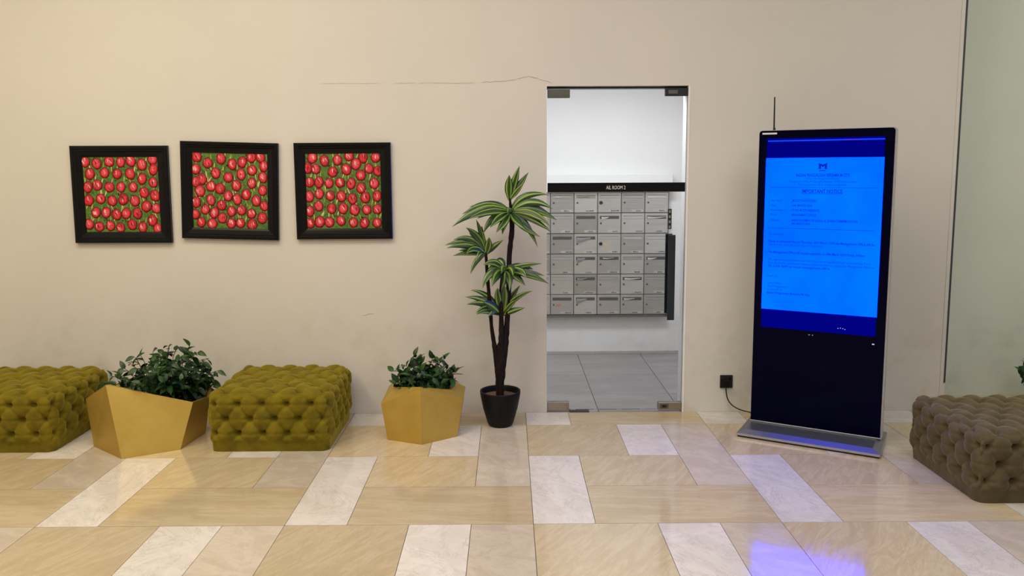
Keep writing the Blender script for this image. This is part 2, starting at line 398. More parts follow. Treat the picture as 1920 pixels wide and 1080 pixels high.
ex = [MX0, .03, .63, 1.21, MX1]; ey = [WY, 5.93, 6.54, 6.9, MY]
for i in range(4):
    for j in range(4):
        cx, cy = (ex[i]+ex[i+1])/2, (ey[j]+ey[j+1])/2; hx, hy = (ex[i+1]-ex[i])/2-.002, (ey[j+1]-ey[j])/2-.002
        obj('floor_tile', nbox(-hx, hx, -hy, hy, -.008, 0, bev=.001, seg=1), M['tile_grey'], mf, (cx, cy, 0))

# mailbox bank
CW, RH = .2125, .1855; BX0, BZ0, BYF = .378-.2125, .379, 7.2
bank = tag(empty('mailbox_bank', (BX0+3*CW, MY, BZ0)), 'bank of brushed steel mailboxes mounted on the white mail room wall', 'mailboxes')
OX, OZ = -3*CW, 0
D = BYF-MY            # local y of the doors' face (towards the room)
b = bmesh.new()
box(b, OX-.006, OX+6*CW+.006, D+.012, -.001, -.01, 6*RH+.006)
obj('carcass', b, M['steel_dark'], bank)
b = bmesh.new(); box(b, OX-.02, OX+6*CW+.008, D-.012, -.001, -.022, -.010, bev=.002, seg=1); obj('bottom_rail', b, M['steel_dark'], bank)
dm = nbox(.0035, CW-.0035, D, D+.012, .004, RH-.004, bev=.0018, seg=1); me_door = bpy.data.meshes.new('mailbox_door'); dm.to_mesh(me_door); dm.free(); me_door.materials.append(M['steel'])
fm = nbox(.0205, CW-.0205, D-.003, D+.002, RH-.0535, RH-.0295, bev=.0012, seg=1); me_flap = bpy.data.meshes.new('slot_flap'); fm.to_mesh(me_flap); fm.free(); me_flap.materials.append(M['steel'])
sm = nbox(.020, CW-.020, D-.0012, D+.004, RH-.054, RH-.026); me_slot = bpy.data.meshes.new('open_slot'); sm.to_mesh(me_slot); sm.free(); me_slot.materials.append(M['slot'])
def lock_mesh(r, mat):
    b = bmesh.new(); tube(b, [(.030, D+.002, RH*.50), (.030, D-.006, RH*.50), (.030, D-.008, RH*.50)], [r, r, r*.6], 12); me = bpy.data.meshes.new('lock'); b.to_mesh(me); b.free(); me.materials.append(mat); return me
me_lock = lock_mesh(.0085, M['slot']); me_lockb = lock_mesh(.0165, M['black_plastic'])
pm = nbox(.095, CW-.014, D-.0012, D+.002, .012, .030); me_pl = bpy.data.meshes.new('number_plate'); pm.to_mesh(me_pl); pm.free(); me_pl.materials.append(M['label_plate'])
OPEN = {(2, 2), (2, 3), (2, 5), (3, 1), (3, 2), (4, 2), (4, 3), (4, 5), (5, 2), (5, 4), (6, 1), (6, 2), (6, 3), (6, 4)}
for r in range(1, 7):
    for c in range(0, 6):
        x, z = OX+c*CW, (6-r)*RH
        d = obj('mailbox_door', me_door, None, bank, (x, 0, z))
        obj('open_slot', me_slot, None, d)
        if (r, c) not in OPEN: obj('slot_flap', me_flap, None, d)
        obj('lock', me_lockb if (r, c) in {(1, 3), (3, 3)} else me_lock, None, d)
        pl = obj('number_plate', me_pl, None, d)
        # tiny dashes of lettering on the plate: unreadable in the photograph, so only specks of ink
        if c >= 1:
            b = bmesh.new(); xx = .118+random.uniform(-.012, .02)
            for q in range(random.randint(4, 6)):
                ww = random.uniform(.006, .011); box(b, xx, xx+ww, D-.0018, D-.001, .015, .015+random.uniform(.006, .011)); xx += ww+.003
            o = obj('plate_print', b, M['print'], d)
        for rc, mt in (((1, 3), 'green_tape'), ((3, 3), 'orange_tape'), ((6, 1), 'red_tape')):
            if rc == (r, c):
                b = nbox(.052, .095, D-.0012, D+.001, RH*.44, RH*.53); obj('coloured_sticker', b, M[mt], d)
# letters poking out of slots: (row, col, x0, x1, drop, material, words)
LET = [(1, 1, .05, .15, .012, 'sticker_white', 'sliver of white paper in the top left mailbox slot'),
       (1, 2, .04, .14, .012, 'paper_grey', 'thin pale envelope in the top row second mailbox slot'),
       (2, 3, .035, .10, .026, 'sticker_white', 'crumpled white letter in the second row middle mailbox'),
       (2, 5, .022, .19, .020, 'sticker_white', 'long white envelope slanting from second row right end mailbox'),
       (3, 2, .022, .15, .050, 'paper_grey', 'folded grey leaflet hanging from third row second mailbox'),
       (4, 2, .03, .10, .045, 'paper_grey', 'folded grey leaflet hanging from fourth row second mailbox'),
       (4, 3, .05, .15, .010, 'sticker_white', 'white paper edge in the fourth row middle mailbox slot'),
       (4, 5, .03, .11, .022, 'sticker_white', 'torn white letter in the fourth row right end mailbox'),
       (5, 2, .03, .12, .020, 'paper_grey', 'grey paper corner in the fifth row second mailbox slot'),
       (5, 4, .035, .18, .020, 'sticker_white', 'pale letter slanting from the fifth row fourth mailbox'),
       (6, 2, .025, .12, .050, 'paper_grey', 'folded grey leaflet hanging from bottom row second mailbox'),
       (6, 4, .03, .13, .018, 'sticker_white', 'white paper edge in the bottom row fourth mailbox')]
for r, c, xa, xb, dr, mt, words in LET:
    X0, Z0 = BX0+c*CW, BZ0+(6-r)*RH; b = bmesh.new(); ys = MY+D; zt = RH-.034
    top = [(xa, 0), (xa+(xb-xa)*.35, -.004), (xb, -.001)]
    rows = []
    for t, (yy, k) in enumerate(((-.0012, 0), (-.004, 0), (-.010, .45), (-.007, 1))):
        rows.append([(xx, yy+(.002 if q == 1 else 0), zt+dz-dr*k*(1.1 if q == 0 else (.8 if q == 1 else .25))) for q, (xx, dz) in enumerate(top)])
    vs = [[b.verts.new(p) for p in rw] for rw in rows]; 
    for i in range(3):
        for j in range(2): b.faces.new((vs[i][j], vs[i][j+1], vs[i+1][j+1], vs[i+1][j]))
    bmesh.ops.solidify(b, geom=b.faces[:], thickness=.0012)
    tag(obj('letter', b, M[mt], None, (X0, ys-.0025, Z0)), words, 'letter', 'mail sticking out of the mailbox slots')

# ------------------------------------------------------------------ glass door
GY = WY+.03; GX0, GX1, GZ0, GZ1 = .268, 1.212, .012, 2.236
door = tag(empty('door_1', (GX1, GY, 0)), 'frameless glass door of the mail room with black lettered band', kind='structure')
def dobj(name, bm, mat, parent=door):
    bmesh.ops.translate(bm, verts=bm.verts, vec=(-GX1, -GY, 0)); return obj(name, bm, mat, parent)
dobj('glass_pane', nbox(GX0, GX1, GY-.006, GY+.006, GZ0, GZ1), M['glass'])
b = bmesh.new(); box(b, GX1, GX1+.004, GY-.006, GY+.006, GZ0, GZ1); dobj('glass_edge', b, M['glass_edge'])
band = dobj('black_band', nbox(GX0, GX1-.004, GY-.0085, GY-.0065, 1.543, 1.606), M['black_frame'])
tb = text_mesh([('AIL ROOM 2', .735, 1.561, .036, 'CENTER', False, .132)])
bmesh.ops.translate(tb, verts=tb.verts, vec=(0, GY-.0092, 0)); dobj('band_lettering', tb, M['white_print'], band)
def patch(x0, x1, z0, z1, mat, label):
    p = dobj('patch_fitting', nbox(x0, x1, GY-.018, GY+.018, z0, z1, bev=.003, seg=2), M[mat]); p['label'] = label; return p
patch(.268, .418, 2.176, 2.232, 'patch_grey', 'grey metal corner fitting')
p = patch(1.062, 1.222, 2.186, 2.238, 'black_plastic', 'black metal corner fitting')
dobj('fitting_inset', nbox(1.08, 1.145, GY-.021, GY-.017, 2.198, 2.226, bev=.002, seg=1), M['patch_grey'], p)
patch(.268, .420, .010, .072, 'chrome', 'brushed metal corner fitting')
p = patch(1.046, 1.212, .012, .066, 'chrome', 'brushed metal corner fitting with lock')
dobj('lock_plate', nbox(1.062, 1.120, GY-.021, GY-.017, .022, .056, bev=.003, seg=1), M['steel_dark'], p)
dobj('lock_barrel', nbox(1.075, 1.106, GY-.025, GY-.020, .030, .048, bev=.003, seg=1), M['black_plastic'], p)
def bar_handle(x0, x1, z0, z1, ys, yb, name):
    b = bmesh.new(); box(b, x0, x1, min(ys, yb), max(ys, yb), z0, z1, bev=.003, seg=2); h = dobj(name, b, M['handle'])
    for zz in (z0+.08, z1-.08):
        b = bmesh.new(); tube(b, [((x0+x1)/2, GY, zz), ((x0+x1)/2, ys, zz)], .008, 12); dobj('handle_mount', b, M['steel_dark'], h)
M['handle'] = plain('dark_blue_grey_bar', (.022, .030, .042, 1), .4, .5)
bar_handle(1.092, 1.140, .66, 1.25, GY-.045, GY-.060, 'handle')
bar_handle(1.092, 1.140, .69, 1.25, GY+.045, GY+.060, 'handle')
b = bmesh.new(); box(b, 1.098, 1.124, GY+.008, GY+.02, 1.285, 1.425, bev=.002, seg=1); lk = dobj('lock_keeper', b, M['black_plastic'])
for zz in (1.30, 1.335, 1.37, 1.405): dobj('keeper_hole', nbox(1.104, 1.117, GY+.0068, GY+.009, zz-.008, zz+.010), M['label_plate'], lk)
tag(obj('door_head_shade', nbox(DX0, DX1, WY+.045, WY+.075, DZ-.016, DZ, bev=.002, seg=1), M['gap']), 'dark strip standing in for the shade above the glass door', kind='structure').name = 'door_shade_strip'  # dark strip put in place of the shadow under the lintel
tag(obj('trim_5', nbox(DX0+.16, DX0+.30, GY-.03, GY+.03, -.002, .006, bev=.002, seg=1), M['gap']), 'dark floor pivot plate under the glass door', kind='structure')
tag(obj('trim_6', nbox(DX1-.010, DX1+.001, WY-.003, WY+.16, 0, DZ, bev=.001, seg=1), M['white_wall']), 'white jamb lining on the hinge side of the glass door', kind='structure')

# ------------------------------------------------------------------ framed paintings
P1 = [(185,230),(300,245),(425,225),(540,230),(640,220),(750,255),(855,205),(865,305),(235,345),(380,335),(505,345),(635,345),(755,395),(865,430),(215,475),(310,455),(430,475),(545,475),(665,475),(775,530),(885,560),(225,605),(345,590),(460,610),(570,595),(685,610),(800,665),(900,685),(300,725),(400,725),(505,745),(600,735),(710,735),(860,805),(230,840),(335,865),(445,855),(545,875),(660,845),(765,870),(915,885)]
P3 = [(230,190),(350,220),(480,215),(595,175),(735,190),(860,190),(180,290),(265,300),(435,330),(570,305),(665,255),(795,300),(885,325),(205,430),(300,430),(400,440),(510,435),(620,445),(715,365),(720,490),(850,445),(205,570),(305,545),(415,565),(525,570),(635,595),(765,585),(880,570),(215,715),(300,665),(430,690),(545,690),(660,705),(780,705),(885,700),(220,835),(315,820),(410,825),(525,810),(650,830),(760,835),(885,835)]
P2 = [(770,125),(830,160),(903,138),(965,170),(1020,160),(1070,135),(1120,135),(765,190),(875,215),(945,240),(1015,225),(1075,205),(1140,185),(800,245),(765,260),(850,285),(900,300),(990,285),(1075,275),(1135,245),(790,310),(945,340),(995,360),(1045,335),(1135,315),(850,360),(770,370),(910,390),(1100,370),(820,410),(870,430),(965,425),(1020,420),(1075,440),(1145,400),(915,460),(1135,465),(800,480),(860,490),(965,490),(1015,490),(1080,500),(765,435)]
def norm(P, tl, tr, br, bl):
    out = []
    for x, y in P:
        v = (y-(tl[1]+tr[1])/2)/((bl[1]+br[1])/2-(tl[1]+tr[1])/2)
        xl, xr = tl[0]+(bl[0]-tl[0])*v, tr[0]+(br[0]-tr[0])*v; u = (x-xl)/(xr-xl)
        v = (y-(tl[1]+(tr[1]-tl[1])*u))/((bl[1]+br[1])/2-(tl[1]+tr[1])/2); out.append((u, v))
    return out
def painting(cx, cz, rz, size, pts, label):
    root = empty('framed_painting', (cx, WY-.001, cz)); root.rotation_euler = (0, rz, 0)
    tag(root, label, 'painting', 'tulip paintings in black frames')
    h = size/2; c = .2535; fw = h-c
    # moulded frame: stepped profile swept round the square
    prof = [(0, 0), (0, -.026), (.006, -.032), (.020, -.032), (.026, -.027), (.034, -.027), (.040, -.022), (fw-.012, -.018), (fw, -.014), (fw, -.004)]
    b = bmesh.new(); loops = []
    for d, y in prof:
        e = h-d; loops.append([b.verts.new((sx*e, y, sz*e)) for sx, sz in ((-1, -1), (1, -1), (1, 1), (-1, 1))])
    for l0, l1 in zip(loops, loops[1:]):
        for k in range(4): b.faces.new((l0[k], l0[(k+1) % 4], l1[(k+1) % 4], l1[k]))
    b.faces.new(loops[0][::-1]); bmesh.ops.recalc_face_normals(b, faces=b.faces[:])
    obj('frame', b, M['black_frame'], root)
    obj('canvas', nbox(-c, c, -.009, -.002, -c, c), M['grass'], root)
    b = bmesh.new(); lay = b.verts.layers.float_color.new('paint')
    cl = lambda q: max(-c+.001, min(c-.001, q))
    rr = random.Random(int(cx*100)+5)
    bs = bmesh.new(); ls = bs.verts.layers.float_color.new('paint')
    def stroke(bb, lay_, x0, z0, x1, z1, wd, col, y):
        dx, dz = x1-x0, z1-z0; L = math.hypot(dx, dz) or 1; nx, nz = -dz/L*wd/2, dx/L*wd/2; bow = rr.uniform(-.35, .35)
        pr = None
        for i in range(4):
            t = i/3; k = [.55, 1, .9, .25][i]; ox = bow*math.sin(PI*t)*L*.3
            px, pz = x0+dx*t+(-dz/L)*ox, z0+dz*t+(dx/L)*ox
            A = bb.verts.new((cl(px+nx*k), y, cl(pz+nz*k))); B = bb.verts.new((cl(px-nx*k), y, cl(pz-nz*k)))
            A[lay_] = col; B[lay_] = col
            if pr: bb.faces.new((pr[0], pr[1], B, A))
            pr = (A, B)
    for (u, v) in pts:
        x, z = (u-.5)*2*c, (.5-v)*2*c
        for q in range(2):
            col = rr.choice([(.52, .46, .08, 1), (.30, .38, .05, 1), (.66, .58, .22, 1)])
            xx = x+rr.uniform(-.045, .045); zz = z+.028+rr.uniform(0, .02)
            stroke(bs, ls, xx, zz+.025, xx+rr.uniform(-.02, .02), zz-.022, rr.uniform(.005, .009), col, -.0098)
        for q in range(3):
            xx, zz = x+rr.uniform(-.05, .05), z+rr.uniform(-.05, .05)
            stroke(bs, ls, xx, zz, xx+rr.uniform(-.03, .03), zz+rr.uniform(-.03, .03), .009, rr.choice([(.02, .08, .012, 1), (.07, .16, .02, 1), (.11, .12, .02, 1)]), -.0094)
    obj('painted_stems', bs, M['paint'], root)['kind'] = 'stuff'
    for (u, v) in pts:
        x, z = (u-.5)*2*c, (.5-v)*2*c; rx, rz_ = .0335*rr.uniform(.95, 1.12), .0385*rr.uniform(.95, 1.14); an = rr.uniform(-.3, .3)
        hue = rr.uniform(0, 1)
        dark = (.10, .003, .008, 1); mid = (.50+.14*hue, .006, .016+.02*hue, 1); hot = (.70+.1*hue, .035+.06*hue, .05+.06*hue, 1)
        ctr = b.verts.new((cl(x), -.0165, cl(z+.004))); ctr[lay] = hot; prev = None; N = 14
        for f, y, col in ((.45, -.0155, hot), (.74, -.0140, mid), (.90, -.0115, dark), (1, -.0092, (.05, .004, .004, 1))):
            ring = []
            for k in range(N):
                a = 2*PI*k/N; j = 1+(.05*math.sin(5*a+hue*9) if f == 1 else 0)
                ex_, ez = rx*f*math.cos(a)*j, rz_*f*math.sin(a)*j
                vv = b.verts.new((cl(x+ex_*math.cos(an)-ez*math.sin(an)), y, cl(z+ex_*math.sin(an)+ez*math.cos(an)))); vv[lay] = col; ring.append(vv)
            for k in range(N):
                if prev is None: b.faces.new((ctr, ring[(k+1) % N], ring[k]))
                else: b.faces.new((prev[k], prev[(k+1) % N], ring[(k+1) % N], ring[k]))
            prev = ring
        for q in range(rr.randint(3, 5)):
            a = rr.uniform(0, 2*PI); d0 = rr.uniform(.0, .015); xx, zz = x+math.cos(a)*d0, z+math.sin(a)*d0+.004
            col = rr.choice([(.85, .30, .34, 1), (.80, .16, .19, 1), (.90, .52, .50, 1), (.88, .40, .42, 1), (.72, .07, .09, 1), (.30, .004, .015, 1)])
            stroke(b, lay, xx-.010*rr.random(), zz+.014, xx+rr.uniform(-.006, .012), zz-.012, rr.uniform(.005, .010), col, -.0175-rr.random()*.001)
    bmesh.ops.recalc_face_normals(b, faces=b.faces[:])
    o = obj('painted_tulips', b, M['paint'], root); o['kind'] = 'stuff'
painting(-2.618, 1.542, math.radians(.1), .655, norm(P1, (155, 180), (905, 180), (950, 915), (210, 920)), 'leftmost of the three red tulip paintings, hung level in its black frame')
painting(-1.884, 1.563, math.radians(1.7), .655, norm(P2, (743, 100), (1158, 120), (1168, 522), (757, 512)), 'middle red tulip painting, its black frame hung tilted down to the right')
painting(-1.116, 1.558, math.radians(-.1), .650, norm(P3, (155, 150), (905, 150), (935, 888), (195, 890)), 'rightmost of the three red tulip paintings, nearest the tall potted plant')

# ------------------------------------------------------------------ tufted ottomans
OW, OD, OH = .74, .715, .372
def tuft(u, v, a, bb, off):
    p = (u-off)/a+v/(2*bb); q = (u-off)/a-v/(2*bb)
    s = abs(math.sin(PI*p)*math.sin(PI*q)); h = s**.36
    fp, fq = p-round(p), q-round(q)
    du = (fp+fq)/2*a; dv = (fp-fq)*bb
    r2 = du*du+dv*dv
    return .022*(1-h)+.034*math.exp(-r2/(.022**2))+.008*math.exp(-(dv/.007)**2)*math.exp(-(du/.06)**2)
ZR = .205           # height of the middle row of buttons
A5 = OW/5; BB = .090
def side_disp(u, z): return tuft(u, z-ZR, A5, BB, A5*.25)
TB = .104
def top_disp(x, y): return tuft(x, y+OD/2-.060, A5, TB, A5*.25)
def otto_point(P):
    """P on the plain box -> tufted point, outward normal"""
    r = .055; hx, hy = OW/2-.006, OD/2-.006
    c = Vector((max(-hx+r, min(hx-r, P.x)), max(-hy+r, min(hy-r, P.y)), max(0, min(OH-.012-r, P.z))))
    d = P-c; nrm = d.normalized() if d.length > 1e-6 else Vector((0, 0, 1))
    base = c+nrm*r
    wx, wy, wz = abs(nrm.x)**2, abs(nrm.y)**2, max(nrm.z, 0)**2
    disp = wx*side_disp(P.y*1.03, P.z)+wy*side_disp(P.x, P.z)+wz*top_disp(P.x, P.y)
    k = max(0, min(1, (P.z-.045)/.05)); k = k*k*(3-2*k)
    disp *= k
    fl = .004*math.sin(P.x*75)*math.sin(P.y*75+1)*(1-k)
    puff = .018*k
    nz = noise.noise(P*9)*.006+noise.noise(P*28)*.0025
    tuck = -.006*max(0, 1-P.z/.075)**1.2 if nrm.z < .5 else 0
    return base+nrm*(puff-disp+fl*.3+nz*k+tuck), nrm
b = bmesh.new()
def face_grid(f, nu, nv):
    g = [[b.verts.new(otto_point(f(i/nu, j/nv))[0]) for i in range(nu+1)] for j in range(nv+1)]
    for j in range(nv):
        for i in range(nu): b.faces.new((g[j][i], g[j][i+1], g[j+1][i+1], g[j+1][i]))
hx, hy = OW/2, OD/2
face_grid(lambda u, v: Vector((-hx+OW*u, -hy, OH*v)), 110, 56)
face_grid(lambda u, v: Vector((hx-OW*u, hy, OH*v)), 60, 30)
face_grid(lambda u, v: Vector((hx, -hy+OD*u, OH*v)), 110, 56)
face_grid(lambda u, v: Vector((-hx, hy-OD*u, OH*v)), 110, 56)
face_grid(lambda u, v: Vector((-hx+OW*u, -hy+OD*v, OH)), 110, 110)
bmesh.ops.remove_doubles(b, verts=b.verts[:], dist=.0012)
me_otto = bpy.data.meshes.new('tufted_cover'); b.to_mesh(me_otto); b.free(); me_otto.materials.append(M['velvet_green'])
for p in me_otto.polygons: p.use_smooth = True
b = bmesh.new(); bmesh.ops.create_uvsphere(b, u_segments=10, v_segments=6, radius=.0095); bmesh.ops.scale(b, vec=(1, 1, .5), verts=b.verts[:])
me_btn = bpy.data.meshes.new('button'); b.to_mesh(me_btn); b.free(); me_btn.materials.append(M['velvet_green'])
for p in me_btn.polygons: p.use_smooth = True
spots = []
def lattice(a, bb, off, umin, umax, vmin, vmax):
    for j in range(-12, 13):
        for i in range(-8, 9):
            u = off+(i+(.5 if j % 2 else 0))*a; v = j*bb
            if umin < u < umax and vmin < v < vmax: yield u, v
for u, v in lattice(A5, BB, A5*.25, -hx+.03, hx-.03, -.12, .12):
    spots.append(Vector((u, -hy, ZR+v))); 
    if abs(u/1.03) < hy-.03:
        spots.append(Vector((hx, u/1.03, ZR+v))); spots.append(Vector((-hx, u/1.03, ZR+v)))
for u, v in lattice(A5, TB, A5*.25, -hx+.03, hx-.03, -.02, OD-.07): spots.append(Vector((u, v-OD/2+.060, OH)))
def ottoman(x, y, mat, label):
    root = tag(empty('tufted_ottoman', (x, y, .001)), label, 'ottoman', 'square button tufted velvet ottomans')
    obj('tufted_cover', me_otto, M[mat], root)
    obj('base_plinth', nbox(-hx+.035, hx-.035, -hy+.035, hy-.035, 0, .02), M['black_plastic'], root)
    for p in spots:
        q, nn = otto_point(p); o = obj('button', me_btn, M[mat], root, q+nn*.003)
        o.rotation_euler = nn.to_track_quat('Z', 'Y').to_euler()
ottoman(-1.461, 4.700+OD/2, 'velvet_green', 'olive green velvet ottoman between the two gold planters')
ottoman(-2.766-OW/2, 4.705+OD/2, 'velvet_green', 'olive green velvet ottoman cut by the left picture edge, left of the large gold planter')
ottoman(2.367+OW/2, 3.875+OD/2, 'velvet_brown', 'taupe brown velvet ottoman at the far right beside the screen kiosk')

# ------------------------------------------------------------------ leaves
def leaf_mesh(L, W, curl, fold):
    b = bmesh.new(); uv = b.loops.layers.uv.new('UVMap'); rows = []; n = 5
    for i in range(n+1):
        t = i/n; wd = W*(math.sin(PI*min(1, t**.8*.97+.03))**.8)*.5 if i < n else .0004
        y = L*t; z = -curl*t*t*L
        rows.append([(-wd, y, z+fold*wd), (0, y, z), (wd, y, z+fold*wd)])
    vs = [[b.verts.new(p) for p in r] for r in rows]
    for i in range(n):
        for j in range(2):
            f = b.faces.new((vs[i][j], vs[i][j+1], vs[i+1][j+1], vs[i+1][j]))
            for lp, (uu, vv) in zip(f.loops, ((j/2, i/n), ((j+1)/2, i/n), ((j+1)/2, (i+1)/n), (j/2, (i+1)/n))): lp[uv].uv = (uu, vv)
    me = bpy.data.meshes.new('leaf'); b.to_mesh(me); b.free(); me.materials.append(M['leaf'])
    for p in me.polygons: p.use_smooth = True
    return me
LEAVES = [leaf_mesh(random.uniform(.052, .074), random.uniform(.030, .042), random.uniform(.1, .5), random.uniform(.15, .5)) for _ in range(6)]
def shrub(root, stems, seed, cap):
    """stems: list of (base, tip) in root-local coordinates"""
    rr = random.Random(seed); b = bmesh.new(); cnt = 0; per = max(5, cap//len(stems))
    for p0, p1 in stems:
        p0, p1 = Vector(p0), Vector(p1); mid = (p0+p1)/2+Vector((rr.uniform(-.02, .02), rr.uniform(-.02, .02), .05+.25*abs((p1-p0).z)))
        pts = [(p0*(1-t)**2+mid*2*t*(1-t)+p1*t*t) for t in [i/8 for i in range(9)]]
        tube(b, pts, [.004-.0025*i/8 for i in range(9)], 5)
        for q in range(per):
            if cnt >= cap: break
            t = .22+.78*(q+rr.random())/per; i = min(7, int(t*8)); fr = t*8-i; P = pts[i].lerp(pts[i+1], min(1, fr)); tg = (pts[i+1]-pts[i]).normalized()
            side = tg.cross(Vector((rr.uniform(-1, 1), rr.uniform(-1, 1), rr.uniform(-1, 1)))).normalized()
            dr = (tg*rr.uniform(.1, .9)+side+Vector((0, -.25, rr.uniform(-.2, .35)))).normalized()
            up = Vector((rr.uniform(-.7, .7), rr.uniform(-1.1, .2), 1)).normalized(); xr = dr.cross(up).normalized(); up = xr.cross(dr)
            mt = Matrix((xr, dr, up)).transposed().to_4x4(); mt.translation = P
            o = obj('leaf', LEAVES[rr.randrange(6)], None, root); sc = rr.uniform(.70, 1.05)
            o.matrix_basis = mt @ Matrix.Scale(sc, 4); cnt += 1
    obj('stems', b, M['stem'], root)
    b = bmesh.new(); b.loops.layers.uv.new('UVMap')          # the dense inside of the bush: leaves nobody could pick apart
    for p0, p1 in stems:
        p0, p1 = Vector(p0), Vector(p1); top = p0.lerp(p1, .85); top.z -= .015
        for q in range(13):
            t = rr.uniform(.15, .95); P = p0.lerp(top, t)+Vector((rr.uniform(-.035, .035), rr.uniform(-.02, .05), rr.uniform(-.01, .03)))
            k = len(b.verts); b.from_mesh(LEAVES[rr.randrange(6)]); b.verts.ensure_lookup_table()
            mt = Matrix.Translation(P) @ Matrix.Rotation(rr.uniform(0, 2*PI), 4, 'Z') @ Matrix.Rotation(rr.uniform(-.9, .9), 4, 'X') @ Matrix.Rotation(rr.uniform(-.8, .8), 4, 'Y')
            for v_ in b.verts[k:]: v_.co = mt @ v_.co
    tag(obj('inner_foliage', b, M['leaf'], root, smooth=True), kind='stuff')

def loops_mesh(loops, close_bottom=True):
    b = bmesh.new(); vs = [[b.verts.new(p) for p in l] for l in loops]; N = len(loops[0])
    for l0, l1 in zip(vs, vs[1:]):
        for k in range(N):
            q = (l0[k], l0[(k+1) % N], l1[(k+1) % N], l1[k])
            b.faces.new((q[0], q[1], q[2])); b.faces.new((q[0], q[2], q[3]))
    if close_bottom: b.faces.new(vs[0][::-1])
    bmesh.ops.recalc_face_normals(b, faces=b.faces[:])
    return b
# large faceted planter
ox, oy = -2.28, 4.95
def sub(l): return [(x-ox, y-oy, z) for x, y, z in l]
P1_, P2_ = tuple(at(198, 722, 4.66)), None
a_, b_, c_ = Vector((-2.306, 4.597, .001)), Vector((-2.022, 4.754, .001)), Vector(P1_)
nn_ = (b_-a_).cross(c_-a_); d_ = ray(362, 754); o_ = Vector((0, 0, CH)); P2_ = tuple(o_+d_*((a_-o_).dot(nn_)/d_.dot(nn_)))   # keeps the front facet flat
base = [(-2.585, 4.82, .001), (-2.306, 4.597, .001), (-2.022, 4.754, .001), (-1.985, 5.07, .001), (-2.06, 5.22, .001), (-2.20, 5.31, .001), (-2.50, 5.20, .001)]
rim = [(-2.605, 4.80, .310), P1_, P2_, tuple(at(393, 743, 5.06)), tuple(at(397, 724, 5.20)), tuple(at(382, 706, 5.31)), (-2.50, 5.27, .33)]
cx = [sum(p[0] for p in rim)/7, sum(p[1] for p in rim)/7]
inn = [(x+(cx[0]-x)*.06, y+(cx[1]-y)*.06, z-.002) for x, y, z in rim]
low = [(x+(cx[0]-x)*.20, y+(cx[1]-y)*.20, .20) for x, y, z in rim]
big = tag(empty('faceted_planter', (ox, oy, 0)), 'large faceted gold planter with a spreading dark green shrub, between the green ottomans', 'planter', 'faceted gold planters')
obj('planter_shell', loops_mesh([sub(base), sub(rim), sub(inn), sub(low)]), M['gold'], big)
b = bmesh.new(); b.faces.new([b.verts.new(p) for p in sub([(x, y, .203) for x, y, z in low])]); bmesh.ops.solidify(b, geom=b.faces[:], thickness=.02); obj('soil', b, M['soil'], big)
tips = [(190, 718, 4.78), (205, 705, 4.85), (228, 690, 4.85), (215, 722, 4.72), (240, 715, 4.70), (262, 718, 4.70), (250, 668, 4.95), (270, 690, 4.82), (286, 660, 5.0), (300, 700, 4.80), (318, 652, 5.05), (335, 650, 5.0), (350, 655, 5.10), (322, 680, 4.88), (345, 690, 4.90), (365, 662, 5.1), (385, 675, 5.12), (398, 690, 5.15), (405, 705, 5.18), (370, 700, 4.98), (280, 672, 4.9), (300, 664, 5.0), (330, 700, 4.86), (388, 690, 5.05), (308, 660, 5.15), (340, 668, 4.9), (255, 690, 4.85), (240, 680, 4.95), (262, 665, 5.05), (275, 705, 4.76), (225, 705, 4.78), (408, 715, 5.22), (400, 725, 5.24), (410, 695, 5.2), (356, 648, 5.02), (318, 646, 5.0), (372, 660, 5.0), (392, 672, 5.1), (310, 715, 4.78), (345, 712, 4.86), (295, 690, 4.85)]
st = []
for px, py, Y in tips:
    p = at(px, py, Y); bx = -2.22+(p.x+2.22)*.35; by = 4.98+(Y-4.98)*.35
    st.append(((bx-ox, by-oy, .203), (p.x-ox, p.y-oy, p.z)))
shrub(big, st, 3, 300)

